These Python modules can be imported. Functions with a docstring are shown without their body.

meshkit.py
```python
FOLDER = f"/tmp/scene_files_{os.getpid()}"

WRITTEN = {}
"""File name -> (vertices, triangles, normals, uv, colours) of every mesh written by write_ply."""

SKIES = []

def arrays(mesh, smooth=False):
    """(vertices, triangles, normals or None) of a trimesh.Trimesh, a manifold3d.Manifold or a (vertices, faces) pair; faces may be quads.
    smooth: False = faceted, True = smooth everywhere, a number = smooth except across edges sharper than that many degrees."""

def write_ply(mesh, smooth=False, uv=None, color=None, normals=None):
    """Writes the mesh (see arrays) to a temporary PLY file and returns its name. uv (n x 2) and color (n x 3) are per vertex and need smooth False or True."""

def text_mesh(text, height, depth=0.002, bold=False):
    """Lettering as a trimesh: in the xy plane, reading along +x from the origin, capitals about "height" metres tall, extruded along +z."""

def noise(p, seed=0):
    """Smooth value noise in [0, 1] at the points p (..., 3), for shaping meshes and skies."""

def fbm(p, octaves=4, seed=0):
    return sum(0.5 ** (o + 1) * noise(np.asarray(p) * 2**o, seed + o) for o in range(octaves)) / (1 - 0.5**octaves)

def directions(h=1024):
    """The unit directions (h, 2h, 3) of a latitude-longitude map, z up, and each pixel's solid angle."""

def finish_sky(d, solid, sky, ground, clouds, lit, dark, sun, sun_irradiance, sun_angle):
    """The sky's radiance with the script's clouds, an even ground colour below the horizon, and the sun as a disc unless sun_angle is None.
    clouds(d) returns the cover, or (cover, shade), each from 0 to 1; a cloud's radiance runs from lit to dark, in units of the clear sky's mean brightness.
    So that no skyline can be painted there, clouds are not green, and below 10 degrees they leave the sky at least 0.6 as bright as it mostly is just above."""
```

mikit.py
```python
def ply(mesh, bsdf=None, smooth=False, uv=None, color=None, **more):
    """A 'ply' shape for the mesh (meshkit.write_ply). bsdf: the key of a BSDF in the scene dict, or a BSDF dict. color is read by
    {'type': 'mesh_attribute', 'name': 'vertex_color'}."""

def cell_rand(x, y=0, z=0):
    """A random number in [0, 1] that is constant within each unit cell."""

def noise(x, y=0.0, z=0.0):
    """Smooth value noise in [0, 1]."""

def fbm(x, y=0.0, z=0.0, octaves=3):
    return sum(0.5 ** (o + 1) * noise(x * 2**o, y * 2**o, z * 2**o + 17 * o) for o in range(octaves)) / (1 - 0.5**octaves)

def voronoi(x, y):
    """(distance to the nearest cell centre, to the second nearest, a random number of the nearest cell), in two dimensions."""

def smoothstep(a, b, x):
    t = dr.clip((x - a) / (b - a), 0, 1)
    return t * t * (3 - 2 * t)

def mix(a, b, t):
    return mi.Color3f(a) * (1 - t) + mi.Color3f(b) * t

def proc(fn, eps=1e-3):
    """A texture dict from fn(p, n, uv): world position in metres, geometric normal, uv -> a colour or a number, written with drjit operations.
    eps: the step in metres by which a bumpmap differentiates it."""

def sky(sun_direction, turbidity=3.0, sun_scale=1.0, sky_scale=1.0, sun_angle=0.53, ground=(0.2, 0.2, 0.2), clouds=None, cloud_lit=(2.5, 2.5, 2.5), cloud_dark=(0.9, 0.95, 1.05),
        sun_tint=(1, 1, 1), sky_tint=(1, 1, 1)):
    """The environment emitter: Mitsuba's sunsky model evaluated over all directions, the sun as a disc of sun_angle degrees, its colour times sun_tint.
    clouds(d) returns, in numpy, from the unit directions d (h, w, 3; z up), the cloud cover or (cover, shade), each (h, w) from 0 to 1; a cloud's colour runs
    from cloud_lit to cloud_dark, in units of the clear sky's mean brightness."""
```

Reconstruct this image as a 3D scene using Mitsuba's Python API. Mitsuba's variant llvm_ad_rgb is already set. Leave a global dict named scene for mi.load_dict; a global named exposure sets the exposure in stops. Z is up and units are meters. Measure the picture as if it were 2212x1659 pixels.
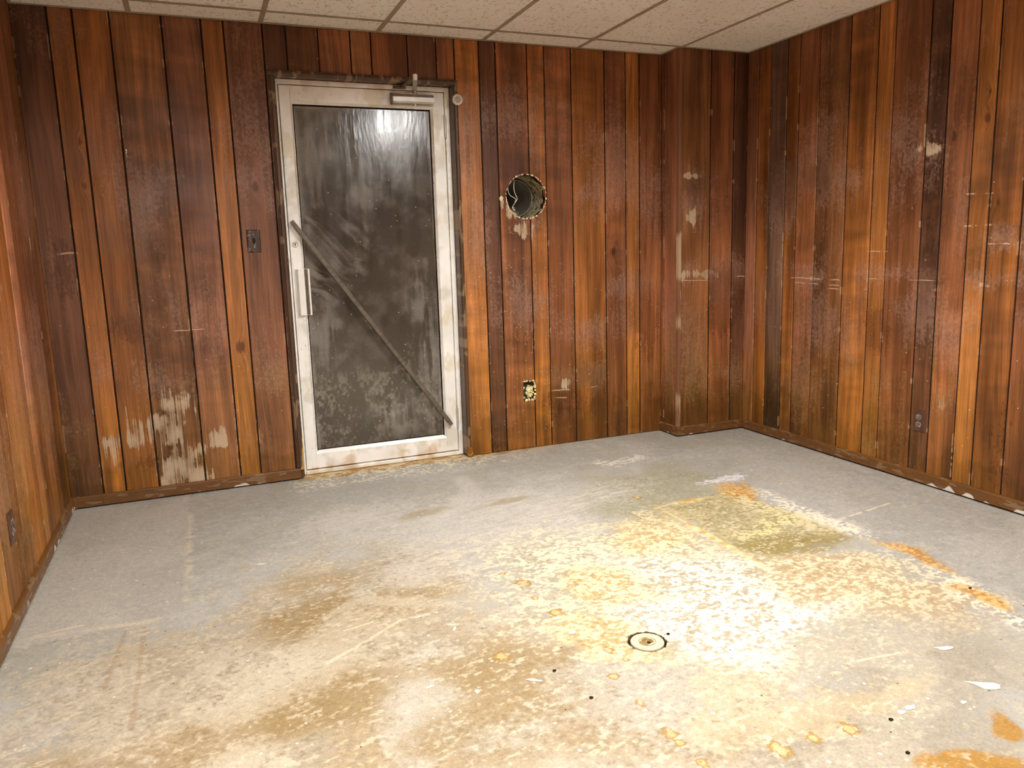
import math, random
import numpy as np, trimesh, drjit as dr, mitsuba as mi, mikit
import shapely.geometry as sg
import shapely.affinity as sa
from mikit import noise, fbm, cell_rand, smoothstep, mix, voronoi

random.seed(7)
RNG = np.random.default_rng(11)
T = mi.ScalarTransform4f
scene, labels = {}, {}

# ------------------------------------------------------------------ camera, light, exposure
EYE = np.array([0.0, 0.0, 1.2666])
FWD = np.array([0.3781, 0.9113, -0.1634]); UP = np.array([0.0888, 0.1403, 0.9862])
scene['camera'] = {'type': 'perspective', 'fov': 67.06, 'fov_axis': 'x', 'near_clip': 0.02, 'far_clip': 60.0,
                   'principal_point_offset_x': -0.00969, 'principal_point_offset_y': 0.01167,
                   'to_world': T().look_at(origin=EYE.tolist(), target=(EYE + FWD).tolist(), up=UP.tolist())}
exposure = 2.38
LAMP_NEAR = (11.0, 10.9, 10.6)        # lens radiance of the lamp over the middle of the floor
LAMP_BACK = (13.5, 13.4, 13.0)        # the same kind of lamp behind the camera

# ------------------------------------------------------------------ room measures (metres)
XL, XR, YB, XC, YC, H = -0.687, 3.369, 4.409, 2.849, 4.204, 2.442
YF = -2.6                                        # the wall behind the camera
YD, DX0, DX1, DZT = 4.473, 0.4756, 1.4462, 2.1876  # door frame
GAP, THK = 0.008, 0.006                          # groove width, plank thickness


# ------------------------------------------------------------------ helpers
def key_of(name):
    if name not in scene and name not in labels:
        return name
    n = 1
    while f'{name}_{n:03d}' in scene or f'{name}_{n:03d}' in labels:
        n += 1
    return f'{name}_{n:03d}'


def obj(name, mesh, mat, parent=None, label=None, cat=None, group=None, kind=None, smooth=False, uv=None, **more):
    key = key_of(f'{parent}__{name}' if parent else name)
    scene[key] = mikit.ply(mesh, mat, smooth=smooth, uv=uv, **more)
    tag(key, label, cat, group, kind)
    return key


def tag(key, label=None, cat=None, group=None, kind=None):
    d = {k: v for k, v in (('label', label), ('category', cat), ('group', group), ('kind', kind)) if v}
    if d:
        labels[key] = d


def thing(name, label, cat, group=None, kind=None):
    key = key_of(name)
    tag(key, label, cat, group, kind)
    return key


def cbox(x0, x1, y0, y1, z0, z1, b=0.0):
    """a box with chamfered edges"""
    if b <= 0:
        m = trimesh.creation.box((x1 - x0, y1 - y0, z1 - z0))
        m.apply_translation(((x0 + x1) / 2, (y0 + y1) / 2, (z0 + z1) / 2))
        return m
    b = min(b, (x1 - x0) * .49, (y1 - y0) * .49, (z1 - z0) * .49)
    lo, hi, pts = np.array([x0, y0, z0]), np.array([x1, y1, z1]), []
    for c in range(8):
        s = np.array([(c >> i) & 1 for i in range(3)])
        p = np.where(s, hi, lo)
        for i in range(3):
            q = p + np.where(s, -b, b)
            q[i] = p[i]
            pts.append(q)
    return trimesh.convex.convex_hull(np.array(pts))


def cat(*ms):
    return trimesh.util.concatenate(list(ms))


def extrude(poly, d):
    """polygon in (a, b) -> solid from depth 0 to d along the third axis"""
    polys = list(poly.geoms) if hasattr(poly, 'geoms') else [poly]
    return cat(*[trimesh.creation.extrude_polygon(q, d) for q in polys if q.area > 1e-7])


def to_axes(m, A, B, C, origin=(0, 0, 0)):
    """the mesh's own x, y, z laid along the directions A, B, C"""
    M = np.eye(4)
    M[:3, 0], M[:3, 1], M[:3, 2], M[:3, 3] = A, B, C, origin
    m = m.copy()
    m.apply_transform(M)
    return m


def lathe(profile, center, axis, n=40):
    """profile of (radius, height) turned about axis"""
    m = trimesh.creation.revolve(np.array(profile, float), sections=n)
    z = np.array(axis, float) / np.linalg.norm(axis)
    x = np.cross([0.31, 0.2, 0.93] if abs(z[2]) < .9 else [1, 0, 0], z); x /= np.linalg.norm(x)
    m = to_axes(m, x, np.cross(z, x), z, center)
    if m.volume < 0:
        m.invert()
    return m


def tube(points, r, n=10):
    P = np.array(points, float)
    out = []
    rr = np.broadcast_to(r, (len(P),))
    t = np.gradient(P, axis=0); t /= np.linalg.norm(t, axis=1)[:, None]
    u = np.cross(t[0], [0.3, 0.5, 0.81]); u /= np.linalg.norm(u)
    V = []
    for i in range(len(P)):
        u = u - t[i] * (u @ t[i]); u /= np.linalg.norm(u)
        w = np.cross(t[i], u)
        a = np.linspace(0, 2 * np.pi, n, endpoint=False)
        V.append(P[i] + rr[i] * (np.cos(a)[:, None] * u + np.sin(a)[:, None] * w))
    V = np.vstack(V + [P[:1], P[-1:]])
    F = []
    for i in range(len(P) - 1):
        for j in range(n):
            a, b = i * n + j, i * n + (j + 1) % n
            F += [(a, b, b + n), (a, b + n, a + n)]
    e = len(P) * n
    for j in range(n):
        F += [(e, (j + 1) % n, j), (e + 1, (len(P) - 1) * n + j, (len(P) - 1) * n + (j + 1) % n)]
    return trimesh.Trimesh(V, F, process=False)


def curve(pts, n=24):
    from scipy.interpolate import CubicSpline
    P = np.array(pts, float)
    t = np.linspace(0, 1, len(P))
    return CubicSpline(t, P)(np.linspace(0, 1, n))


def blob(cx, cy, r, n=14, rough=.25, rng=RNG, sx=1.0, rot=0.0):
    a = np.linspace(0, 2 * np.pi, n, endpoint=False)
    q = r * (1 + rough * (rng.random(n) - .5) * 2)
    p = sg.Polygon(np.c_[np.cos(a) * q * sx, np.sin(a) * q])
    return sa.translate(sa.rotate(p.buffer(0), rot), cx, cy)


def C(r, g, b):
    """sRGB 0..255 -> linear"""
    f = lambda v: (v / 255) / 12.92 if v <= 10 else ((v / 255 + .055) / 1.055) ** 2.4
    return (f(r), f(g), f(b))


def pr(color, rough=.5, spec=.5, **k):
    d = {'type': 'principled', 'base_color': color if isinstance(color, dict) else {'type': 'rgb', 'value': list(color)},
         'roughness': rough if isinstance(rough, dict) else float(rough), 'specular': float(spec)}
    d.update(k)
    return d


def ts(b):
    return {'type': 'twosided', 'bsdf': b}


# ------------------------------------------------------------------ materials: floor
def cap(px, py, x0, y0, x1, y1):
    """distance to a segment"""
    dx, dy = x1 - x0, y1 - y0
    t = dr.clip(((px - x0) * dx + (py - y0) * dy) / (dx * dx + dy * dy), 0, 1)
    return dr.sqrt(dr.square(px - x0 - t * dx) + dr.square(py - y0 - t * dy))


def ell(px, py, cx, cy, rx, ry, deg=0.0):
    """1 at the centre, 0 on the rim of the ellipse, below 0 outside"""
    c, s = math.cos(math.radians(deg)), math.sin(math.radians(deg))
    u, v = (px - cx) * c + (py - cy) * s, -(px - cx) * s + (py - cy) * c
    return 1 - dr.sqrt(dr.square(u / rx) + dr.square(v / ry))


def floor_color(p, n, uv):
    x, y = p.x, p.y
    w1, w2 = fbm(x * 2.3, y * 2.3, 1.0, 5), fbm(x * 2.3, y * 2.3, 9.0, 5)
    wx, wy = x + (w1 - .5) * .55, y + (w2 - .5) * .55                      # ragged outlines
    qx, qy = x + (w1 - .5) * .2, y + (w2 - .5) * .2
    big = fbm(x * 1.7 + 3, y * 1.7, 3.0, 4)
    mid = fbm(x * 6 + 5, y * 6.5, 5.0, 5)
    fine = fbm(x * 24, y * 27, 2.0, 4)                                    # worn paint flecks
    vf = fbm(x * 70, y * 78, 7.0, 3)
    grit = noise(x * 230, y * 250, 4.0)
    strk = fbm(x * 14 + y * 4, y * 80 - x * 18, 6.0, 4)                     # scraping marks
    e = (mid - .5) * .9 + (fine - .5) * .8 + (vf - .5) * .7
    flk = vf * .5 + fine * .3 + strk * .2

    def m(d, soft=.2, amp=.8):
        return smoothstep(-soft, soft, d + e * amp)

    # grey floor paint
    c = mix(C(182, 179, 169), C(196, 193, 183), smoothstep(.35, .65, big * .7 + fine * .3))
    c = mix(c, C(178, 174, 156), smoothstep(.48, .66, mid) * .5)
    # olive tint of the paint, towards the back middle
    c = mix(c, C(156, 149, 112), m(ell(wx, wy, 2.05, 3.3, .5, .42), .35, .6) * .6)
    # worn through to tan concrete: the left and front half
    tan = dr.maximum(dr.maximum(ell(wx, wy, .42, 2.05, .95, .72, -12), ell(wx, wy, .0, 1.9, .75, .8)), ell(wx, wy, .7, 1.5, 1.0, .62))
    tan = dr.maximum(tan, ell(wx, wy, .42, 2.85, .5, .45, 20))
    tm = m(tan, .25, .7)
    tc = mix(C(182, 168, 144), C(200, 188, 165), smoothstep(.35, .62, mid * .7 + vf * .3))
    tc = mix(tc, C(178, 155, 117), smoothstep(.46, .62, fbm(x * 3.1, y * 3.4, 12.0, 5) * .8 + vf * .2) * .8)
    tc = mix(tc, C(204, 196, 180), smoothstep(.5, .64, fbm(x * 4.3, y * 4.0, 22.0, 5) * .8 + vf * .2) * .8)
    c = mix(c, tc, tm)
    dk = dr.maximum(dr.maximum(ell(qx, qy, .72, 1.83, .3, .16, 20), ell(qx, qy, .2, 2.1, .2, .14)), dr.maximum(ell(qx, qy, .78, 2.08, .22, .17), ell(qx, qy, .3, 2.62, .2, .2)))
    dk = dr.maximum(dk, ell(qx, qy, .95, 1.6, .34, .12, -30))
    c = mix(c, C(162, 136, 90), m(dk, .35, .8) * .75)
    c = mix(c, C(188, 181, 165), m(ell(wx, wy, 1.08, 1.78, .36, .3), .35, .7) * .8)
    # scuffed bare areas, pale
    c = mix(c, C(218, 206, 180), m(dr.maximum(ell(wx, wy, .12, 2.3, .4, .12, 15), dr.maximum(ell(wx, wy, .02, 1.9, .2, .12), ell(wx, wy, .5, 2.52, .3, .06, 10))), .4, 1.0) * .55)
    # the clean corner where something stood, with its scraped outline
    rect = dr.minimum(-.125 - x, y - 2.875) * 6 + (mid - .5) * .6 + (vf - .5) * .2
    c = mix(c, mix(C(200, 194, 182), C(188, 183, 172), smoothstep(.4, .6, big)), smoothstep(-.08, .08, rect))
    ln = dr.minimum(cap(x, y, -.13, 4.02, -.135, 2.86), cap(x, y, -.14, 2.86, -.64, 2.92)) + (mid - .5) * .05 + (vf - .5) * .02
    c = mix(c, C(222, 212, 184), smoothstep(.026, .004, ln) * smoothstep(.4, .6, fine + (mid - .5)) * .8)
    ln = dr.minimum(cap(x, y, -.27, 2.83, -.27, 2.2), cap(x, y, -.33, 2.83, -.36, 2.45))
    c = mix(c, C(170, 140, 104), smoothstep(.012, .003, ln + (fine - .5) * .012) * .45)
    # white dust trodden in front of the door
    dust = dr.maximum(dr.maximum(ell(wx, wy, 1.35, 3.42, .72, .26, 6), ell(wx, wy, .72, 3.62, .36, .2, 20)), ell(wx, wy, 1.2, 3.05, .5, .32))
    c = mix(c, C(214, 207, 196), m(dust, .45, .7) * (.55 + .5 * smoothstep(.4, .6, strk)) * .8)
    swipe = dr.minimum(dr.minimum(cap(x, y, 1.27, 3.98, 1.24, 3.75), cap(x, y, 1.24, 3.75, 1.1, 3.55)), cap(x, y, 1.1, 3.55, .93, 3.45))
    c = mix(c, C(212, 206, 196), smoothstep(.09, .03, swipe + (mid - .5) * .06 + (vf - .5) * .03) * .7)
    dgap = dr.maximum(ell(qx, qy, .98, 3.52, .15, .05, 15), ell(qx, qy, 1.38, 3.5, .15, .035, 12))
    c = mix(c, C(176, 160, 126), m(dgap, .4, .9) * .75)
    # dried pale crust, yellow and white, over the right half
    crust = dr.maximum(dr.maximum(ell(wx, wy, 1.72, 2.25, .56, .5, 30), ell(wx, wy, 1.35, 2.62, .42, .42)), ell(wx, wy, 2.15, 2.0, .42, .36, 20))
    crust = dr.maximum(crust, ell(wx, wy, 1.6, 1.9, .42, .25))
    cm = m(crust, .35, .8)
    c = mix(c, mix(C(192, 178, 146), C(206, 194, 168), smoothstep(.4, .6, mid)), cm * .8)
    c = mix(c, C(244, 234, 204), cm * smoothstep(.48, .6, flk + .05 * smoothstep(.0, .7, crust)) * .9)
    core = dr.maximum(ell(wx, wy, 1.62, 2.12, .4, .34, 35), ell(wx, wy, 1.62, 1.86, .34, .14))
    c = mix(c, C(250, 245, 226), m(core, .35, .9) * smoothstep(.42, .56, flk) * .9)
    och = dr.maximum(dr.maximum(ell(qx, qy, 1.76, 2.74, .2, .24), ell(qx, qy, 1.32, 2.4, .2, .18)), ell(qx, qy, 1.14, 2.1, .12, .26, 20))
    c = mix(c, mix(C(204, 168, 96), C(236, 216, 160), smoothstep(.42, .58, flk)), m(och, .35, .9) * .65)
    ora = dr.maximum(ell(wx, wy, 2.12, 2.12, .36, .26, -20), ell(wx, wy, 2.32, 1.75, .3, .2))
    c = mix(c, mix(C(194, 164, 118), C(230, 212, 172), smoothstep(.46, .6, flk)), m(ora, .35, .9) * .7)
    # olive rectangle with a straight left and back edge
    ol = dr.minimum(dr.minimum(x - 1.975, 3.075 - y), dr.minimum(2.5 - x, y - 2.36)) * 5
    olm = smoothstep(-.15, .15, ol + (mid - .5) * 1.0 + (fine - .5) * .5 + (vf - .5) * .4)
    c = mix(c, mix(C(168, 154, 104), C(188, 172, 124), smoothstep(.4, .6, mid * .6 + vf * .4)), olm * .85)
    c = mix(c, C(142, 124, 60), m(ell(qx, qy, 2.22, 2.44, .3, .12, -20), .35, .9) * .65)
    c = mix(c, C(240, 224, 160), m(ell(qx, qy, 2.3, 2.66, .2, .05, 10), .45, 1.3) * smoothstep(.4, .56, flk) * .85)
    ln = dr.minimum(cap(x, y, 1.975, 3.08, 1.965, 2.3), cap(x, y, 1.98, 3.085, 2.35, 3.085))
    c = mix(c, mix(C(204, 166, 88), C(238, 220, 166), smoothstep(.38, .55, fine * .6 + mid * .4)), smoothstep(.024, .002, ln + (mid - .5) * .06 + (vf - .5) * .03) * smoothstep(-.5, .4, ell(x, y, 1.98, 2.95, .4, .6)) * .9)
    # grey strip along the right wall, edged by rust and white bloom
    edge = cap(x, y, 2.5, 3.3, 2.56, 2.5)
    edge = dr.minimum(edge, dr.minimum(cap(x, y, 2.56, 2.5, 2.52, 2.0), cap(x, y, 2.52, 2.0, 2.42, 1.5)))
    bound = x - (2.54 + (w1 - .5) * .24 + (fine - .5) * .05) - dr.minimum(0, (y - 2.0)) * .16
    gs = smoothstep(-.03, .04, bound) * smoothstep(4.6, 2.9, y + (w2 - .5))
    c = mix(c, mix(C(176, 173, 165), C(187, 183, 174), smoothstep(.4, .6, big * .6 + fine * .4)), gs * .92)
    c = mix(c, C(188, 180, 164), gs * smoothstep(.54, .64, strk * .6 + mid * .4) * .5)
    ed = edge + (w2 - .5) * .18 + (fine - .5) * .08 + (vf - .5) * .05
    c = mix(c, C(244, 236, 214), smoothstep(.09, .02, ed) * smoothstep(3.2, 3.0, y) * smoothstep(.4, .56, flk + (mid - .5) * .6) * .95)
    c = mix(c, C(238, 228, 204), smoothstep(.05, .0, cap(x, y, 2.5, 1.75, 2.3, 1.2) + (w1 - .5) * .3 + (vf - .5) * .08) * smoothstep(.44, .56, flk) * .8)
    ry = dr.maximum(ell(qx, qy, 2.5, 3.1, .1, .17), dr.maximum(ell(qx, qy, 2.57, 2.14, .05, .2, 4), ell(qx, qy, 2.49, 1.73, .04, .12)))
    c = mix(c, mix(C(196, 138, 56), C(226, 180, 96), smoothstep(.4, .6, flk)), m(ry, .35, .9) * .85)
    c = mix(c, C(238, 222, 168), m(ell(qx, qy, 2.45, 2.78, .07, .24, 4), .45, 1.3) * smoothstep(.4, .56, flk) * .8)
    c = mix(c, C(236, 234, 236), m(ell(qx, qy, 2.53, 3.3, .15, .05, 10), .5, 1.3) * smoothstep(.4, .52, strk * .5 + flk * .5) * .85)
    # mud-coloured front right
    mud = dr.maximum(ell(wx, wy, 1.9, 1.42, .42, .3), ell(wx, wy, 1.5, 1.25, .5, .24))
    c = mix(c, mix(C(166, 155, 135), C(184, 174, 154), smoothstep(.4, .6, mid)), m(mud, .4, .7) * .85)
    c = mix(c, C(220, 192, 134), m(dr.maximum(ell(wx, wy, 1.5, 1.42, .34, .07, -8), ell(wx, wy, 1.2, 1.62, .2, .16)), .4, 1.0) * .3)
    c = mix(c, C(178, 130, 48), m(dr.maximum(ell(qx, qy, 1.66, 1.145, .1, .05, -25), ell(qx, qy, 1.86, 1.2, .06, .03, 20)), .3, .8) * .9)
    # dried drip rings
    for cx, cy, r in ((1.04, 1.56, .022), (1.04, 1.52, .014), (1.25, 1.39, .03), (1.47, 1.38, .024), (1.36, 1.39, .018), (1.045, 1.43, .018), (1.04, 1.71, .013), (1.04, 1.86, .016),
                      (1.05, 2.58, .03), (1.06, 2.3, .028), (1.01, 2.69, .014), (1.04, 2.44, .014), (.78, 2.11, .026), (1.96, 3.25, .02), (1.1, 2.0, .016), (1.12, 1.93, .01)):
        d = dr.sqrt(dr.square(x - cx) + dr.square((y - cy) * .8)) / r + (vf - .5) * 1.2
        c = mix(c, C(172, 134, 60), smoothstep(1.15, .8, d) * .8)
        c = mix(c, C(226, 204, 148), smoothstep(.62, .36, d) * .75)
    # the drain's stained rim
    d = dr.sqrt(dr.square(x - DRAIN[0]) + dr.square(y - DRAIN[1])) + (vf - .5) * .014
    c = mix(c, C(60, 42, 12), smoothstep(.067, .062, d) * .85)
    # rust and scale where the wall meets the floor beside and under the door
    ds = 4.40 - y
    rs = smoothstep(.075, .02, ds + (mid - .5) * .11 + (vf - .5) * .03) * smoothstep(.4, .5, x) * smoothstep(2.3, 1.6, x)
    c = mix(c, mix(C(180, 132, 54), C(214, 180, 110), smoothstep(.4, .6, fine)), rs * .85)
    ws = smoothstep(.16, .06, dr.abs(ds - .1) + (mid - .5) * .2) * smoothstep(.3, .5, x) * smoothstep(2.0, 1.3, x) * smoothstep(.48, .6, flk)
    c = mix(c, C(236, 228, 202), ws * .85)
    c = mix(c, C(238, 232, 218), m(dr.maximum(ell(qx, qy, 2.25, 3.9, .12, .05, 10), ell(qx, qy, 2.1, 3.95, .05, .04)), .5, 1.3) * smoothstep(.42, .56, strk * .5 + flk * .5) * .8)
    # thin scratches
    for a in ((.27, 2.31, .4, 2.39), (.4, 2.39, .55, 2.49), (.55, 2.49, .68, 2.49), (.63, 2.42, .73, 2.37), (.36, 2.5, .46, 2.52), (2.55, 2.55, 2.98, 2.62), (1.75, 1.62, 1.9, 1.6), (-.62, 2.93, -.45, 2.95)):
        c = mix(c, C(236, 224, 194), smoothstep(.011, .002, cap(x, y, *a) + (mid - .5) * .014 + (vf - .5) * .008) * smoothstep(.3, .5, fine) * .8)
    # general wear: pale scrapes and flecks, brown specks
    worn = .22 + .78 * dr.clip(tm + cm + olm, 0, 1) * (1 - smoothstep(-.08, .08, rect)) * (1 - gs * .8)
    c = mix(c, C(222, 210, 180), smoothstep(.58, .7, strk * .55 + vf * .45) * .6 * worn)
    c = mix(c, C(206, 194, 168), smoothstep(.52, .66, flk) * .4 * worn)
    c = mix(c, C(150, 128, 88), smoothstep(.42, .3, flk) * .4 * worn)
    v1, v2, vr = voronoi(x * 24, y * 24)
    c = mix(c, C(244, 236, 212), dr.select(vr > .95, smoothstep(.13, .05, v1 + (vf - .5) * .25), 0) * .9)
    c = mix(c, C(60, 42, 18), dr.select(vr < .012, smoothstep(.09, .05, v1), 0) * .8)
    return c * (.54 + .3 * (grit * .55 + vf * .45))


def floor_rough(p, n, uv):
    return .42 + .3 * fbm(p.x * 5, p.y * 5, 8.0, 3)


def floor_bump(p, n, uv):
    return fbm(p.x * 45, p.y * 55, 2.0, 3) * .6 + noise(p.x * 9, p.y * 9, 5.0) * .8


scene['floor_paint'] = {'type': 'bumpmap', 'bump': mikit.proc(floor_bump, eps=2e-3), 'scale': 0.0016,
                        'bsdf': pr(mikit.proc(floor_color), mikit.proc(floor_rough), .35)}


# ------------------------------------------------------------------ materials: wood panelling
TONES = {'o': (158, 100, 51), 'y': (176, 115, 60), 'r': (140, 88, 55), 'd': (108, 70, 48), 'p': (152, 102, 74), 'b': (134, 89, 54), 'g': (108, 82, 66)}


def lin_arrays(tones, gain=1.0):
    a = np.array([C(*TONES[t]) for t in tones], np.float32)
    a *= gain * (1 + .16 * (np.random.default_rng(5).random((len(a), 1)) - .5)).astype(np.float32)
    return [mi.Float(np.ascontiguousarray(a[:, i])) for i in range(3)]


def wood_fn(tones, hazes, stains, peels=(), specks=None, knots=(), scr=(), gain=1.0):
    """planks: uv.x = plank number + place across it, uv.y = height. hazes, stains, peels: (along, height, half width, half height)"""
    R, G, B = lin_arrays(tones, gain)

    def fn(p, n, uv):
        a = p.x + p.y
        z = p.z
        k = dr.floor(uv.x)
        i = mi.UInt32(dr.clip(k, 0, len(tones) - 1))
        c = mi.Color3f(dr.gather(mi.Float, R, i), dr.gather(mi.Float, G, i), dr.gather(mi.Float, B, i))
        sx = k * 3.7
        warp = noise(a * 7 + sx, z * 1.1, 3.0) - .5 + .25 * (noise(a * 16 + sx, z * 4, 9.0) - .5)
        for ka, kz, kr in knots:
            warp += .9 * dr.exp(-(dr.square((a - ka) / kr) + dr.square((z - kz) / (kr * 2.2))))
        g1 = fbm(a * 42 + warp * 2.2, z * 1.2 + sx, k, 4)
        g2 = fbm(a * 190 + warp * 6, z * 4 + sx, k, 3)
        g3 = noise(a * 620 + warp * 12, z * 18, k)
        pores = smoothstep(.5, .66, fbm(a * 300 + warp * 8, z * 7 + sx, k + 3.0, 3))
        mot = fbm(a * 105, z * 88, 5.0, 3)
        ring = dr.sin((a * 46 + warp * 9 + .6 * g1) * 2.2)
        c = c * (.28 + .66 * g1 + .56 * g2 + .2 * g3 + .05 * ring) * (1 - .2 * pores)
        c = c * mix((.66, .62, .57), (1.24, 1.22, 1.2), smoothstep(.28, .72, fbm(a * 8 + sx, z * .7, k + 5.0, 4)))
        cloud = smoothstep(.3, .68, fbm(a * 2.6, z * 1.25, 13.0, 4) * .75 + fbm(a * 26 + sx, z * 1.6, 15.0, 3) * .25)
        c = c * mix((.6, .56, .52), (1.14, 1.14, 1.14), cloud)
        # cross figure on some boards
        fig = fbm(z * 17 + a * 2.0, a * 5 + sx, k, 3)
        c = c * (1 + (fig - .5) * .7 * smoothstep(.5, .75, noise(k * 1.7, z * 1.3, 6.0)))
        m1 = fbm(a * 3.1, z * 3.3, 7.0, 5)
        m2 = fbm(a * 13, z * 12, 4.0, 5)
        drag = fbm(a * 60, z * 3.0, 2.0, 4)
        bd = noise(k * 2.3, z * 2.1, 11.0)                                    # boards take the residue differently
        e = (m1 - .5) * 1.3 + (m2 - .5) * .9 + (drag - .5) * .9 + (bd - .5) * .7 + (mot - .5) * .9
        # dull, milky residue on the varnish
        h = mi.Float(-1.2)
        for ha, hz, rx, rz in hazes:
            h = dr.maximum(h, ell(a, z, ha, hz, rx, rz))
        hm = dr.maximum(smoothstep(-.12, .5, h * .55 + e * .75), smoothstep(.05, .55, e * .75 - .05) * .65)
        c = mix(c, c * .66 + mi.Color3f(*C(172, 138, 120)) * (.14 + .34 * mot), hm * .9)
        # dark soaked stains with an outline
        s = mi.Float(-1.2)
        for ha, hz, rx, rz in stains:
            s = dr.maximum(s, ell(a, z, ha, hz, rx, rz))
        c = c * mix((1, 1, 1), (.55, .48, .4), smoothstep(.05, .35, s * .55 + e * .8) * .75)
        # damp foot of the boards, up to a ragged tide line
        tide = .26 + (m1 - .5) * .55 + (m2 - .5) * .3 + (drag - .5) * .25 - z
        c = c * mix((1, 1, 1), (.8, .8, .5), smoothstep(-.03, .04, tide))
        c = c * mix((1, 1, 1), (.98, 1.0, .74), smoothstep(-.1, .1, tide + .35))
        # peeled, chalky spots
        q = mi.Float(-1.2)
        for ha, hz, rx, rz in peels:
            q = dr.maximum(q, ell(a, z, ha, hz, rx, rz))
        pm = smoothstep(.18, .4, q * .7 + (m2 - .5) * 1.7 + (drag - .5) * 1.3 + (g2 - .5) * .5)
        c = mix(c, mix(C(150, 120, 90), C(198, 178, 148), smoothstep(.4, .62, m2 * .5 + g2 * .5)), pm * (.5 + .35 * m2))
        for ka, kz, kr in knots:
            d = dr.sqrt(dr.square(a - ka) + dr.square((z - kz) * .7)) + (m2 - .5) * .03 + (g2 - .5) * .015
            c = c * mix((1, 1, 1), (.34, .26, .2), smoothstep(kr * .8, kr * .2, d) * .85)
        for a0, a1, z0, w in scr:
            d = dr.maximum(dr.abs(z - z0 - (m1 - .5) * .03 - (m2 - .5) * .012) / w, dr.maximum(a0 - a, a - a1) * 40)
            c = mix(c, C(206, 168, 138), smoothstep(1.0, .4, d) * smoothstep(.42, .58, m2) * .75)
        if specks:
            for j, (s0, s1, z0, z1, rate) in enumerate(specks):
                v1, v2, vr = voronoi(a * 38 + 9 * j, z * 38)
                on = (a > s0) & (a < s1) & (z > z0) & (z < z1) & (vr > 1 - rate)
                c = mix(c, C(236, 222, 192), dr.select(on, smoothstep(.11, .05, v1 + (g3 - .5) * .04), 0) * .9)
        # nicks of pale wood along the plank's own edges
        f = uv.x - k
        ed = dr.minimum(f - .05, .95 - f)
        c = mix(c, C(196, 160, 120), smoothstep(.05, .0, ed) * smoothstep(.67, .73, fbm(a * 9, z * 14, 8.0, 4)) * .6)
        return c

    return fn


def wood_rough(p, n, uv):
    a = p.x + p.y
    return .3 + .38 * fbm(a * 6, p.z * 5, 3.0, 3)


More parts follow.
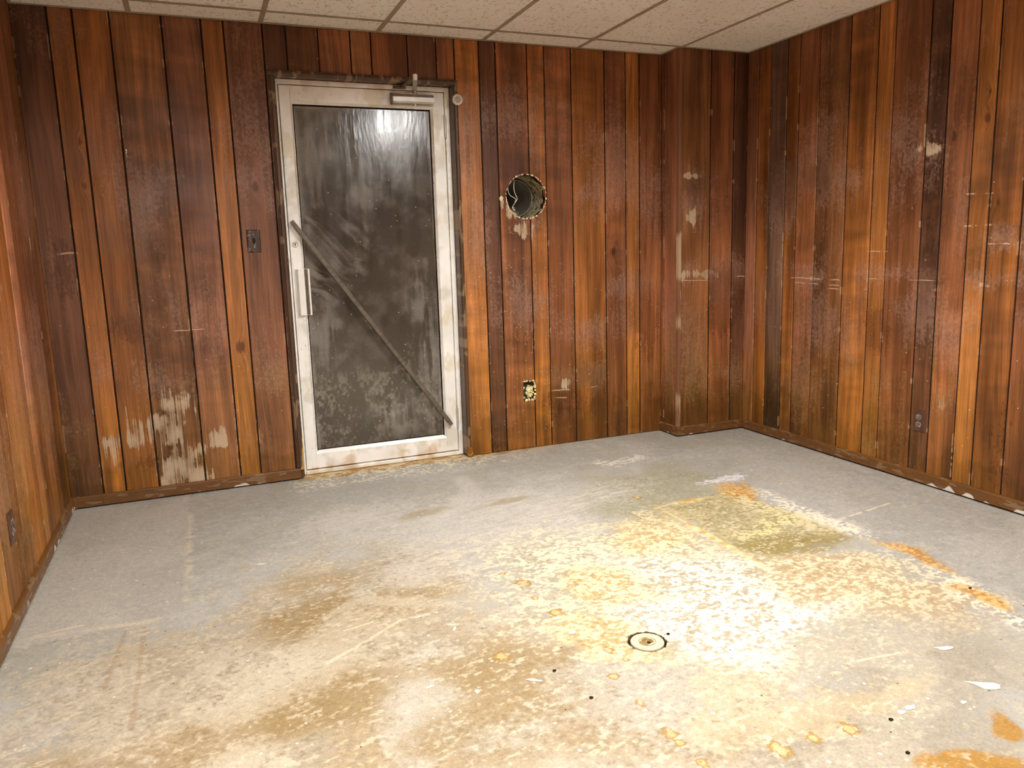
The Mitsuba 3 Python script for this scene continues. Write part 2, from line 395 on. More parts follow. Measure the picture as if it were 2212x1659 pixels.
def wood_bump(p, n, uv):
    a = p.x + p.y
    return fbm(a * 70, p.z * 2.2, 1.0, 3) + 2.2 * noise(a * 11, p.z * 3.0, 2.0)


def wood_bsdf(fn):
    return {'type': 'bumpmap', 'bump': mikit.proc(wood_bump, eps=2e-3), 'scale': 0.0009, 'bsdf': pr(mikit.proc(fn), mikit.proc(wood_rough), .38)}


def groove_fn(dusty):
    """the bottom of the grooves: black stain, with pale dust and filler in places"""
    def fn(p, n, uv):
        a = p.x + p.y
        c = mix(C(26, 16, 10), C(48, 32, 18), noise(a * 30, p.z * 30, 1.0))
        w = mi.Float(-1)
        for a0, z0, z1 in dusty:
            w = dr.maximum(w, dr.minimum(dr.minimum(p.z - z0, z1 - p.z) * 6, (.0024 - dr.abs(a - a0)) * 300))
        return mix(c, C(226, 212, 176), smoothstep(.0, .2, w + (fbm(a * 4, p.z * 22, 3.0, 3) - .6) * 1.4))
    return fn


# ------------------------------------------------------------------ the setting: floor and ceiling
room = sg.box(XL - .1, YF - .1, XR + .1, YB + .15)
DRAIN = (1.2385, 1.994, .062)
slab = room.difference(sg.Point(DRAIN[0], DRAIN[1]).buffer(DRAIN[2], 24))
m = extrude(slab, .12); m.apply_translation((0, 0, -.12))
obj('floor', m, 'floor_paint', kind='structure', label='grey painted concrete floor worn to tan, with rust, olive and chalky white stains')


def tile_color(p, n, uv):
    c = mix(C(226, 222, 213), C(236, 232, 224), noise(p.x * 2, p.y * 2, 1.0))
    f = fbm(p.x * 70, p.y * 70, 2.0, 2)
    c = mix(c, C(176, 167, 152), smoothstep(.6, .72, f * .7 + noise(p.x * 190, p.y * 60, 5.0) * .3) * .6)
    v1, v2, vr = voronoi(p.x * 60, p.y * 60)
    return mix(c, C(120, 110, 98), dr.select(vr > .9, smoothstep(.14, .06, v1), 0) * .5)


scene['ceiling_tile'] = pr(mikit.proc(tile_color), .9, .1)
scene['grid_metal'] = pr(mikit.proc(lambda p, n, uv: mix(C(152, 140, 120), C(166, 153, 134), noise(p.x * 14, p.y * 14, 3.0))), .45, .4)
obj('ceiling', cbox(XL - .1, XR + .1, YF - .1, YB + .15, H + .06, H + .12), 'ceiling_tile', kind='structure', label='suspended ceiling of off-white mineral tiles in a tan metal grid')
inside = sg.box(XL, YF, XR, YB).difference(sg.box(XC, YC, XR + 1, YB + 1))
gx = [XL] + [.4226 + k * .6096 for k in range(-1, 5)] + [XR]
gy = [YF] + [4.195 - k * 1.2192 for k in range(5, -1, -1)] + [YB]
gy = [v for i, v in enumerate(gy) if i == 0 or v > YF]
for i in range(len(gx) - 1):
    for j in range(len(gy) - 1):
        q = sg.box(gx[i] + .003, gy[j] + .003, gx[i + 1] - .003, gy[j + 1] - .003).intersection(inside.buffer(-.004, join_style=2))
        if q.is_empty or q.area < 1e-3:
            continue
        m = extrude(q, .014); m.apply_translation((0, 0, H + .0025 + (.0012 * RNG.random())))
        obj('tile', m, 'ceiling_tile', 'ceiling')
RW, RT = .0125, .002          # tee flange half width, thickness


def tee_x(x, y0, y1):
    return cat(cbox(x - RW, x + RW, y0, y1, H, H + RT, .0006), cbox(x - .0015, x + .0015, y0, y1, H + RT, H + .035))


for x in gx[1:-1]:
    y1 = YC if x > XC else YB
    obj('main_runner', tee_x(x, YF + .02, y1 - .019), 'grid_metal', 'ceiling')
for y in gy[1:-1]:
    for i in range(len(gx) - 1):
        a, b = gx[i] + (RW if i else .019), gx[i + 1] - (RW if i + 2 < len(gx) else .019)
        b = min(b, XC - .019) if y > YC - .02 else b
        if b - a > .02:
            obj('cross_tee', cat(cbox(a, b, y - RW, y + RW, H + .0002, H + RT, .0006), cbox(a, b, y - .0015, y + .0015, H + RT, H + .03)), 'grid_metal', 'ceiling')
W = .019
for q in ((XL, XL + W, YF, YB), (XL + W, XC, YB - W, YB), (XC - W, XC, YC - W, YB - W), (XC, XR, YC - W, YC), (XR - W, XR, YF, YC - W)):
    obj('wall_angle', cbox(q[0], q[1], q[2], q[3], H - .0008, H + RT - .0004, .0006), 'grid_metal', 'ceiling')

# ------------------------------------------------------------------ the setting: panelled walls
DOOR_HOLE = sg.box(.458, -.1, 1.462, 2.198)
rag = np.random.default_rng(3)
HOLE = blob(1.891, 1.567, .129, 30, .055, rag)
HOLE = HOLE.buffer(.004).buffer(-.004)
BOX_HOLE = sg.Polygon([(1.838, .31), (1.846, .303), (1.875, .307), (1.9, .3), (1.921, .306), (1.924, .37), (1.921, .432), (1.9, .44), (1.88, .436), (1.86, .441), (1.838, .432), (1.834, .37)])


def wall(name, frame, s0, s1, edges, tones, mats, cut=None, label='', z1=H, alabel=None):
    """a backing board with planks in front. frame = (A, N, origin): A along the wall, N into the room"""
    A, N, O = (np.array(v, float) for v in frame)
    Zv = np.array([0, 0, 1.0])
    whole = sg.box(s0, 0, s1, z1 + .05)
    back = whole.difference(cut) if cut is not None else whole
    m = to_axes(extrude(back, .03), A, Zv, -N, O - N * THK)
    if m.volume < 0:
        m.invert()
    obj(name, m, mats[1], kind='structure', label=label)
    for i in range(len(edges) - 1):
        e0, e1 = edges[i] + (GAP / 2 if i else 0), edges[i + 1] - (GAP / 2 if i + 2 < len(edges) else 0)
        for a, b in ((e0, e1),):
            body = sg.box(a, .004, b, z1 - .002)
            plain = cut is None or not body.intersects(cut)
            if plain:
                polys = [(body, 0.0)]
            else:
                d = body.difference(cut)
                polys = [(q, 0.0) for q in (d.geoms if hasattr(d, 'geoms') else [d]) if q.area > 2e-4]
            for q, _ in polys:
                if plain:      # bevelled long edges
                    c = .0018
                    prof = sg.Polygon([(a, 0), (a, THK - c), (a + c, THK), (b - c, THK), (b, THK - c), (b, 0)])
                    mm = to_axes(extrude(prof, z1 - .006), (1, 0, 0), (0, 0, 1), (0, 1, 0), (0, .004, 0))
                else:
                    mm = extrude(q, THK)
                v = np.array(mm.vertices)
                uv = np.c_[i + .05 + .9 * np.clip((v[:, 0] - a) / (b - a), 0, 1), v[:, 1]]
                off = THK * 0 + .0009 * ((i * 7) % 3 - 1)
                w = O + v[:, :1] * A + v[:, 1:2] * Zv + (v[:, 2:3] - THK + off) * N
                mm = trimesh.Trimesh(w, mm.faces, process=False)
                if mm.volume < 0:
                    mm.invert()
                obj('plank', mm, mats[0], name, uv=uv)
    return name


# back wall
eb = [XL, -.537, -.432, -.275, -.046, .135, .241, .43, .545, .71, .88, .992, 1.194, 1.36, 1.466, 1.615, 1.717, 1.915, 2.027, 2.206, 2.435, 2.585, 2.686, XC]
tb = 'd o o b p y p d b r b r d r y d r o r o r y r'.split()
AB = YB - THK           # a = x + y on this wall
hz = [(u + YB, z, rx, rz) for u, z, rx, rz in ((-.1, .95, .22, .2), (.35, .62, .1, .22), (.25, .25, .12, .12), (-.2, .62, .2, .14), (.36, 1.75, .16, .3), (-.25, 1.55, .12, .3), (1.55, 1.55, .12, .6), (1.85, 1.4, .16, .12),
      (1.87, .95, .16, .22), (2.2, .42, .25, .1), (2.3, .72, .3, .12), (2.6, 1.0, .2, .06), (2.45, 1.75, .3, .3), (1.9, 2.0, .35, .3), (-.48, .7, .08, .14))]
stn = [(u + YB, z, rx, rz) for u, z, rx, rz in ((-.6, 1.2, .1, .3), (-.17, 1.28, .07, .09), (-.2, .3, .1, .12), (-.3, .22, .12, .1), (2.15, .3, .2, .2), (2.75, .7, .1, .3), (-.35, .9, .1, .1))]
pel = [(u + YB, z, rx, rz) for u, z, rx, rz in ((-.15, .42, .09, .2), (-.13, .17, .13, .15), (-.21, .1, .08, .05), (-.34, .36, .08, .12), (-.24, .33, .06, .14), (-.47, .34, .05, .1), (.02, .3, .05, .06), (2.13, .4, .035, .035), (1.84, 1.37, .09, .06), (1.8, 1.48, .05, .07),
       (1.73, 1.53, .02, .05))]
knb = [(-.46 + YB, 1.62, .025), (-.46 + YB, 1.83, .02), (.19 + YB, .78, .03), (2.49 + YB, 1.22, .035), (.33 + YB, 1.62, .03), (-.4 + YB, 1.6, .014)]
scb = [(-.11 + YB, .02 + YB, .89, .004), (1.99 + YB, 2.35 + YB, .35, .005), (2.0 + YB, 2.12 + YB, .3, .005), (-.62 + YB, -.54 + YB, 1.3, .006), (-.6 + YB, -.54 + YB, 1.42, .006)]
scene['wood_back'] = wood_bsdf(wood_fn(tb, hz, stn, pel, ((1.5 + YB, 2.02 + YB, .15, 1.35, .1), (1.5 + YB, 2.65 + YB, .1, 1.1, .03), (XL + YB, .4 + YB, .1, 1.2, .008)), knb, scb))
db = [(-.275, .3, .95), (-.046, .06, .75), (.135, .04, .45), (.241, .04, .35), (1.717, 1.28, 1.72), (1.915, 1.3, 1.42), (1.915, .9, 1.15), (2.027, 1.55, 1.72), (1.915, .33, .52), (1.615, .42, .55), (2.206, 1.85, 2.2)]
scene['groove_back'] = pr(mikit.proc(groove_fn([(u + YB, a, b) for u, a, b in db])), .8, .2)
wall('wall_back', ((1, 0, 0), (0, -1, 0), (0, YB, 0)), XL - .03, XC + .05, eb, tb, ('wood_back', 'groove_back'), DOOR_HOLE.union(HOLE).union(BOX_HOLE), 'back wall of stained vertical wood planks with the door in it')

# pilaster in the far right corner: its side and its front
es = [YC + .0005, YC + .026, 4.376, YB]
scene['wood_side'] = wood_bsdf(wood_fn(['p', 'r', 'p'], [(XC + 4.3, .5, .1, .5)], [(XC + 4.3, .1, .1, .1)]))
scene['groove_plain'] = pr(mikit.proc(groove_fn([(XR + y, a, b) for y, a, b in ((3.359, .95, 1.42), (3.173, 1.0, 1.35), (2.856, 1.0, 1.45), (2.748, .98, 1.6), (2.6, .95, 1.6), (2.497, .9, 1.55), (2.343, .85, 1.5), (3.843, .9, 1.2))])), .8, .2)
wall('wall_pilaster_side', ((0, 1, 0), (-1, 0, 0), (XC, 0, 0)), YC + .037, YB + .03, es[1:], ['p', 'r'], ('wood_side', 'groove_plain'), None, 'narrow plank-clad left side of the corner pilaster')
ef = [XC + .002, 3.085, 3.262, XR]
hf = [(u + YC, z, rx, rz) for u, z, rx, rz in ((2.97, 1.1, .14, .12), (3.15, 1.08, .12, .12), (3.3, 1.1, .1, .14), (2.94, 1.55, .09, .2), (2.95, .55, .13, .3), (3.2, .4, .2, .2))]
scene['wood_front'] = wood_bsdf(wood_fn('b r d'.split(), hf, [(2.95 + YC, 1.62, .08, .07), (3.2 + YC, .8, .2, .3), (3.3 + YC, .9, .08, .14)], [(2.93 + YC, 1.42, .04, .05), (2.94 + YC, 1.68, .05, .015), (3.05 + YC, 1.06, .14, .03)], None,
                                       [(3.31 + YC, .86, .02)], [(2.86 + YC, 3.08 + YC, 1.02, .004), (3.26 + YC, 3.36 + YC, 1.03, .005)]))
wall('wall_pilaster', ((1, 0, 0), (0, -1, 0), (0, YC, 0)), XC + .037, XR + .03, ef, 'b r d'.split(), ('wood_front', 'groove_plain'), None, 'plank-clad front of the corner pilaster beside the right wall')

# right wall
er = [YC, 4.103, 3.991, 3.843, 3.743, 3.583, 3.359, 3.173, 3.065, 2.856, 2.748, 2.6, 2.497, 2.343]
tr = 'p o g o r b o y r d r y o'.split()
while er[-1] > YF + .25:
    er.append(er[-1] - random.choice([.1, .13, .16, .19, .225])); tr.append(random.choice('orbpdy'))
er[-1] = YF
er_, tr_ = er[::-1], tr[::-1]
hr = [(XR + y, z, rx, rz) for y, z, rx, rz in ((3.85, 1.1, .1, .1), (3.6, 1.05, .12, .07), (3.5, .72, .12, .2), (3.3, .62, .12, .22), (2.8, .92, .16, .2), (3.0, 1.08, .2, .06), (2.45, 1.05, .14, .06), (3.7, .4, .2, .3), (2.68, .45, .05, .12),
      (3.6, 1.7, .16, .25), (3.0, 1.75, .22, .3), (2.8, 1.65, .1, .25), (3.3, 1.6, .15, .2), (2.4, 1.25, .12, .08), (3.15, .12, .08, .1), (3.85, 1.5, .1, .3), (2.66, .75, .1, .25))]
sr = [(XR + y, z, rx, rz) for y, z, rx, rz in ((3.85, 1.7, .1, .2), (3.6, 1.62, .09, .1), (3.1, .75, .12, .12), (2.8, 1.3, .08, .3), (2.65, 1.85, .09, .14), (3.78, .4, .06, .3), (3.9, .3, .1, .2), (2.75, 1.75, .06, .08), (2.35, .3, .1, .25))]
knr = [(XR + 2.457, 1.406, .028), (XR + 2.84, 1.64, .026), (XR + 3.55, 1.53, .02), (XR + 3.72, 1.33, .02), (XR + 2.53, 1.78, .025), (XR + 2.7, 1.73, .022), (XR + 2.53, 1.9, .016), (XR + 3.66, .55, .02), (XR + 2.0, 1.1, .03), (XR + 1.2, 1.5, .03)]
scr = [(XR + 3.3, XR + 3.75, 1.03, .005), (XR + 3.37, XR + 3.72, 1.0, .004), (XR + 2.75, XR + 3.15, 1.04, .003), (XR + 3.07, XR + 3.17, 1.19, .004), (XR + 2.35, XR + 2.48, 1.21, .004), (XR + 2.35, XR + 2.5, 1.03, .012), (XR + 2.5, XR + 2.6, 1.3, .006), (XR + 2.5, XR + 2.6, 1.45, .005),
       (XR + 3.2, XR + 3.5, .98, .004)]
scene['wood_right'] = wood_bsdf(wood_fn(tr_, hr, sr, [(XR + 3.56, 1.035, .05, .014), (XR + 2.42, 1.02, .05, .02), (XR + 2.83, 1.69, .06, .03), (XR + 2.67, .45, .02, .06)], ((XR + 2.2, XR + 3.9, .2, 1.5, .012),), knr, scr))
wall('wall_right', ((0, 1, 0), (-1, 0, 0), (XR, 0, 0)), YF - .03, YC + .25, er_, tr_, ('wood_right', 'groove_plain'), None, 'right wall of stained vertical wood planks with pale scuff marks')

# left wall
el = [YB, 4.2, 3.952, 3.835, 3.70, 3.47, 3.31, 3.19, 2.99, 2.86, 2.64]
tl = 'b p r p o y o p y o'.split()
while el[-1] > YF + .25:
    el.append(el[-1] - random.choice([.1, .13, .16, .19, .225])); tl.append(random.choice('orbpy'))
el[-1] = YF
el_, tl_ = el[::-1], tl[::-1]
hl = [(XL + y, z, rx, rz) for y, z, rx, rz in ((3.6, .75, .3, .3), (4.1, .7, .2, .35), (3.3, 1.2, .3, .4), (3.1, .5, .3, .3), (4.2, 1.6, .2, .3))]
scene['wood_left'] = wood_bsdf(wood_fn(tl_, hl, [(XL + 4.2, .3, .1, .2)], [(XL + 3.52, 1.17, .03, .03)], None, [(XL + 3.0, 1.3, .03), (XL + 1.5, 1.2, .03)], gain=1.35))
scene['groove_dark'] = pr(mikit.proc(groove_fn([])), .8, .2)
wall('wall_left', ((0, 1, 0), (1, 0, 0), (XL, 0, 0)), YF - .03, YB + .03, el_, tl_, ('wood_left', 'groove_dark'), None, 'left wall of stained vertical wood planks seen at a steep angle')

# wall behind the camera
ew = [XL]
tw = []
while ew[-1] < XR - .25:
    ew.append(ew[-1] + random.choice([.1, .13, .16, .19, .225])); tw.append(random.choice('orbpd'))
ew[-1] = XR
scene['wood_rear'] = wood_bsdf(wood_fn(tw, [(YF + 1, 1.2, .5, .3)], [(YF + 2, .5, .2, .2)]))
wall('wall_front', ((1, 0, 0), (0, 1, 0), (0, YF, 0)), XL - .03, XR + .03, ew, tw, ('wood_rear', 'groove_dark'), None, 'plank wall behind the camera')


# ------------------------------------------------------------------ baseboards and trims
def dark_wood(base, pale, seed):
    def fn(p, n, uv):
        a = p.x + p.y
        g = fbm((p.x + p.y) * 5, p.z * 160, seed, 3)
        g2 = fbm((p.x + p.y) * 40, p.z * 40, seed + 2.0, 3)
        c = mi.Color3f(*C(*base)) * (.6 + .5 * g + .3 * g2)
        c = mix(c, C(178, 160, 128), smoothstep(.63, .7, fbm(a * 16, p.z * 60, seed + 5.0, 3)) * pale)
        # floor paint slopped along the lower edge
        return mix(c, C(206, 200, 190), smoothstep(.0, .008, .016 + (fbm(a * 10, 1.0, seed, 3) - .62) * .13 - p.z) * smoothstep(.5, .6, noise(a * 6, 2.0, seed)) * .95)
    return fn


scene['baseboard_wood'] = pr(mikit.proc(dark_wood((104, 68, 32), .22, 3.0)), .42, .4)
scene['casing_wood'] = pr(mikit.proc(lambda p, n, uv: mix(mi.Color3f(*C(82, 60, 44)) * (.6 + .7 * fbm((p.x + p.y) * 60, p.z * 5, 3.0, 3)), C(150, 128, 98), smoothstep(.6, .7, fbm(p.x * 30, p.z * 12, 4.0, 3)) * .6)), .4, .45)
scene['rotten_wood'] = pr(mikit.proc(lambda p, n, uv: mix(C(120, 76, 20), C(190, 146, 62), smoothstep(.35, .65, fbm(p.x * 60, p.z * 30, 6.0, 3)))), .7, .3)
BH, BT, BZ = .066, .014, .009


def base_prof():
    return sg.Polygon([(0, BZ), (0, BH), (.004, BH), (BT - .004, BH - .002), (BT, BH - .008), (BT, BZ + .002), (BT - .002, BZ)])


def baseboard(name, A, N, O, s0, s1, label, parent=None, m0=0.0, m1=0.0):
    m = extrude(base_prof(), s1 - s0)
    v = np.array(m.vertices)
    t = v[:, 2] / (s1 - s0)
    s = s0 + v[:, 2] + m0 * v[:, 0] * (1 - t) + m1 * v[:, 0] * t           # mitred ends
    A, N, O = (np.array(q, float) for q in (A, N, O))
    w = O + s[:, None] * A + v[:, 0:1] * N + v[:, 1:2] * np.array([0, 0, 1.0])
    mm = trimesh.Trimesh(w, m.faces, process=False)
    if mm.volume < 0:
        mm.invert()
    # a dark strip below, where the board stands off the floor
    return obj(name, mm, 'baseboard_wood', parent, kind='structure', label=label)


baseboard('baseboard_left', (0, 1, 0), (1, 0, 0), (XL, 0, 0), YF, YB, 'low brown wooden baseboard along the left wall', m1=-1)
baseboard('baseboard_back', (1, 0, 0), (0, -1, 0), (0, YB, 0), XL, .452, 'low brown wooden baseboard from the left corner to the door', m0=1)
baseboard('baseboard_right', (0, 1, 0), (-1, 0, 0), (XR, 0, 0), YF, YC, 'low brown wooden baseboard along the right wall with paint-chipped lower edge', m1=-1)
baseboard('baseboard_pilaster', (1, 0, 0), (0, -1, 0), (0, YC, 0), XC, XR, 'low brown baseboard across the front of the pilaster', m0=-1, m1=-1)
baseboard('baseboard_pilaster_side', (0, 1, 0), (-1, 0, 0), (XC, 0, 0), YC, YB, 'short brown baseboard on the left side of the pilaster', m0=-1)

# thin moulding on the pilaster's outer corner
scene['corner_wood'] = pr(mikit.proc(lambda p, n, uv: mix(mi.Color3f(*C(132, 92, 66)) * (.7 + .5 * fbm(p.x * 50, p.z * 3, 2.0, 3)), C(196, 174, 138), smoothstep(.58, .7, fbm(p.x * 20, p.z * 4, 4.0, 3)) * .7)), .45, .4)
obj('trim_1', cat(cbox(XC - .005, XC + .004, YC - .004, YC + .025, BH, H - .002, .0018), cbox(XC - .005, XC + .016, YC - .006, YC + .002, BH, H - .002, .0018)), 'corner_wood', kind='structure',
    label='thin pale-worn corner moulding on the outer edge of the pilaster')

# dark casing round the door
tag(thing('trim_2', None, None), 'dark brown worn wooden casing around the metal door', None, None, 'structure')


def casing_prof(w, t):
    return [(0, 0), (0, t * .55), (w * .12, t * .8), (w * .3, t), (w * .62, t), (w * .8, t * .75), (w, t * .6), (w, 0)]


def casing(pts_a, z0, z1, side, w=.034, t=.02):
    """upright: starts at a, grows by side"""
    q = sg.Polygon([(pts_a + side * u, -v) for u, v in casing_prof(w, t)]).buffer(0)
    m = extrude(q, z1 - z0)
    m.apply_translation((0, YB, z0))
    return m


obj('side_casing', casing(.4735, .075, 2.215, -1), 'casing_wood', 'trim_2')
obj('side_casing', casing(1.448, .062, 2.215, 1, .026), 'casing_wood', 'trim_2')
q = sg.Polygon([(2.186 + u, -v) for u, v in casing_prof(.03, .021)]).buffer(0)
m = to_axes(extrude(q, 1.474 - .438), (0, 0, 1), (0, 1, 0), (1, 0, 0), (.438, YB - .0003, 0))
m.invert() if m.volume < 0 else None
obj('head_casing', m, 'casing_wood', 'trim_2')
# reveals between the casing and the metal frame
obj('reveal_board', cbox(.459, .4745, YB, YD + .02, .012, 2.19), 'casing_wood', 'trim_2')
obj('reveal_board', cbox(1.4475, 1.461, YB, YD + .02, .012, 2.19), 'casing_wood', 'trim_2')
obj('reveal_board', cbox(.459, 1.461, YB, YD + .02, 2.19, 2.197), 'casing_wood', 'trim_2')
# rotten stub at the foot of the right casing and a splintered foot at the left
stub = cat(cbox(1.446, 1.476, YB - .026, YB, .006, .062, .006), cbox(1.452, 1.482, YB - .03, YB - .01, .004, .03, .006))
obj('rotten_foot', stub, 'rotten_wood', 'trim_2', label='rotten yellow-brown stub at the casing foot')
ft = extrude(sg.Polygon([(.452, .06), (.474, .06), (.474, .3), (.468, .25), (.470, .2), (.462, .16), (.464, .1)]), .006)
obj('splintered_foot', to_axes(ft, (1, 0, 0), (0, 0, 1), (0, -1, 0), (0, YB - .013, 0)), 'rotten_wood', 'trim_2', label='splintered orange-brown bare wood')


# ------------------------------------------------------------------ the door
def alu_fn(p, n, uv):
    g = fbm(p.x * 5, p.z * 5, 2.0, 4)
    c = mix(C(234, 232, 225), C(246, 244, 239), smoothstep(.35, .65, g))
    d = fbm(p.x * 16, p.z * 7, 6.0, 5) + (fbm(p.x * 70, p.z * 40, 3.0, 3) - .5) * .15
    c = mix(c, C(208, 192, 150), smoothstep(.57, .74, d) * .5)
    c = mix(c, C(196, 188, 170), smoothstep(.52, .72, fbm(p.x * 11, p.z * 9, 16.0, 5)) * .5)
    r = fbm(p.x * 12, p.z * 14, 3.0, 3)
    c = mix(c, C(190, 150, 70), smoothstep(.05, .3, .12 + (r - .5) * .9 - p.z * 2.0) * .5)
    v1, v2, vr = voronoi(p.x * 30, p.z * 30)
    return mix(c, C(70, 66, 60), dr.select(vr > .95, smoothstep(.1, .06, v1), 0) * .6)


scene['aluminium'] = pr(mikit.proc(alu_fn), mikit.proc(lambda p, n, uv: .3 + .25 * fbm(p.x * 12, p.z * 8, 3.0, 3)), .5, metallic=.1)
scene['steel'] = pr(mikit.proc(lambda p, n, uv: mix(C(178, 172, 160), C(204, 198, 188), fbm(p.x * 20, p.z * 20, 2.0, 3))), .35, .5, metallic=.5)
scene['bright_alu'] = pr(C(242, 240, 234), .28, .5)
scene['black_gap'] = pr(C(14, 12, 10), .8, .2)
scene['bar_metal'] = pr(mikit.proc(lambda p, n, uv: mix(C(84, 75, 64), C(122, 112, 98), fbm(p.x * 20 + p.z * 20, p.z * 60 - p.x * 40, 2.0, 3))), .38, .5, metallic=.35)


def panel_fn(p, n, uv):
    x, z = p.x, p.z
    u, v = x * .62 + z * .78, -x * .78 + z * .62                 # wiping strokes run diagonally
    base = mix(C(56, 49, 40), C(74, 66, 56), fbm(x * 2.5, z * 2.5, 1.0, 4))
    m = fbm(x * 3.4, z * 2.8, 4.0, 5)
    wob = (fbm(x * 5, z * 5, 14.0, 3) - .5) * .5
    s1 = fbm((u + wob * .2) * 34, (v + wob) * 5, 2.0, 5)
    s2 = fbm(x * 38, z * 5, 6.0, 5)
    cl = fbm(x * 15, z * 15, 15.0, 5)
    hz = dr.maximum(dr.maximum(ell(x, z, .62, 1.2, .13, .6), ell(x, z, .74, 1.34, .2, .26)), dr.maximum(ell(x, z, 1.25, .7, .1, .4), ell(x, z, 1.1, .3, .28, .2)))
    hz = dr.maximum(hz, dr.maximum(ell(x, z, .88, 1.62, .13, .15), ell(x, z, .68, 1.85, .14, .16)))
    hm = smoothstep(-.35, .8, hz + (m - .5) * 2.2 + (cl - .5) * .8)
    diag = smoothstep(.25, -.25, x - .95) * smoothstep(.85, 1.1, z) * smoothstep(1.6, 1.45, z)
    st = (s1 * diag + s2 * (1 - diag)) * .75 + cl * .25
    c = mix(base, C(136, 131, 124), hm * smoothstep(.36, .7, st) * .68)
    c = mix(c, C(112, 104, 95), smoothstep(.48, .68, m * .6 + cl * .4) * .35)
    low = fbm(x * 75, z * 60, 12.0, 4)
    c = mix(c, C(140, 132, 116), smoothstep(.48, .7, low * .6 + cl * .4) * smoothstep(.8, .3, z + (m - .5) * .7) * .6)
    c = mix(c, C(60, 48, 24), smoothstep(.3, .1, z + (m - .5) * .3) * smoothstep(.35, .62, low) * .5)
    ed = dr.minimum(dr.minimum(x - .565, 1.335 - x), 2.06 - z)
    c = mix(c, C(160, 154, 144), smoothstep(.03, .0, ed + (s2 - .5) * .06) * .35)
    v1, v2, vr = voronoi(x * 26, z * 26)
    c = mix(c, C(214, 208, 194), dr.select(vr > .95, smoothstep(.09, .04, v1), 0) * .8)
    return c * (.9 + .2 * noise(x * 200, z * 200, 3.0))


def panel_rough(p, n, uv):
    return .1 + .2 * fbm(p.x * 26, p.z * 4, 6.0, 4)


def panel_bump(p, n, uv):
    return fbm(p.x * 36, p.z * 5, 4.0, 3) + .4 * fbm(p.x * 90, p.z * 30, 1.0, 2)


scene['panel_film'] = {'type': 'bumpmap', 'bump': mikit.proc(panel_bump, eps=2e-3), 'scale': .0007, 'bsdf': pr(mikit.proc(panel_fn), mikit.proc(panel_rough), .8)}

D = 'door_1'
tag(D, 'white-grey metal framed door with dark smeared panel and a diagonal bar', None, None, 'structure')
# frame, flush with the leaf
FY0, FY1 = YD, YD + .045
for a in ((DX0, .4915, 0, DZT), (1.4180, DX1, 0, DZT)):
    obj('jamb', cbox(a[0], a[1], FY0, FY1, .004, a[3], .0012), 'aluminium', D)
obj('head_jamb', cbox(.4915, 1.4180, FY0, FY1, 2.162, DZT, .0012), 'aluminium', D)
obj('threshold', cbox(.4915, 1.4180, FY0 - .004, FY1 + .03, .002, .024, .003), 'aluminium', D)
obj('door_stop', cbox(.459, 1.461, FY1, FY1 + .05, .002, 2.2), 'black_gap', D, label='dark stop behind the leaf')
# leaf
L0, L1, Z0, Z1 = .4962, 1.4136, .0325, 2.157
SI, SO, RT_, RB = .5535, 1.3455, 2.0745, .1175
LY = YD + .001
obj('stile', cbox(L0, SI, LY, LY + .04, Z0, Z1, .0015), 'aluminium', D)
obj('stile', cbox(SO, L1, LY, LY + .04, Z0, Z1, .0015), 'aluminium', D)
obj('top_rail', cbox(SI, SO, LY + .0002, LY + .04, RT_, Z1, .001), 'aluminium', D)
obj('bottom_rail', cbox(SI, SO, LY + .0002, LY + .04, Z0, RB, .001), 'aluminium', D)
PY = YD + .026


def bead(p0, p1, inn, mat, w=.011):
    """glazing bead: a sloped strip from the rail's face down to the panel"""
    p0, p1, inn = (np.array(q, float) for q in (p0, p1, inn))
    d = (p1 - p0) / np.linalg.norm(p1 - p0)
    Y = np.array([0, 1.0, 0])
    V = [p0 + Y * .001, p0 + inn * w + d * w + Y * .014, p0 + inn * w + d * w + Y * .026, p0 + Y * .026,
         p1 + Y * .001, p1 + inn * w - d * w + Y * .014, p1 + inn * w - d * w + Y * .026, p1 + Y * .026]
    m = trimesh.convex.convex_hull(np.array(V))
    return obj('glazing_bead', m, mat, D)


c00, c10, c11, c01 = (SI, YD, RB), (SO, YD, RB), (SO, YD, RT_), (SI, YD, RT_)
bead(c00, c10, (0, 0, 1), 'bright_alu', .018)
bead(c01, c11, (0, 0, -1), 'aluminium')
bead(c00, c01, (1, 0, 0), 'aluminium')
bead(c10, c11, (-1, 0, 0), 'aluminium')
obj('panel', cbox(SI - .004, SO + .004, PY, PY + .006, RB - .004, RT_ + .004), 'panel_film', D, label='dark brown-grey panel with milky wiped smears')
# rubber gasket round the panel
for a in ((SI + .0105, SI + .0165, RB + .012, RT_ - .01), (SO - .0165, SO - .0105, RB + .012, RT_ - .01)):
    obj('gasket', cbox(a[0], a[1], PY - .004, PY, a[2], a[3], .001), 'black_gap', D)
obj('gasket', cbox(SI + .0165, SO - .0165, PY - .004, PY, RT_ - .019, RT_ - .0105, .001), 'black_gap', D)
obj('gasket', cbox(SI + .0165, SO - .0165, PY - .004, PY, RB + .0175, RB + .022, .001), 'black_gap', D)
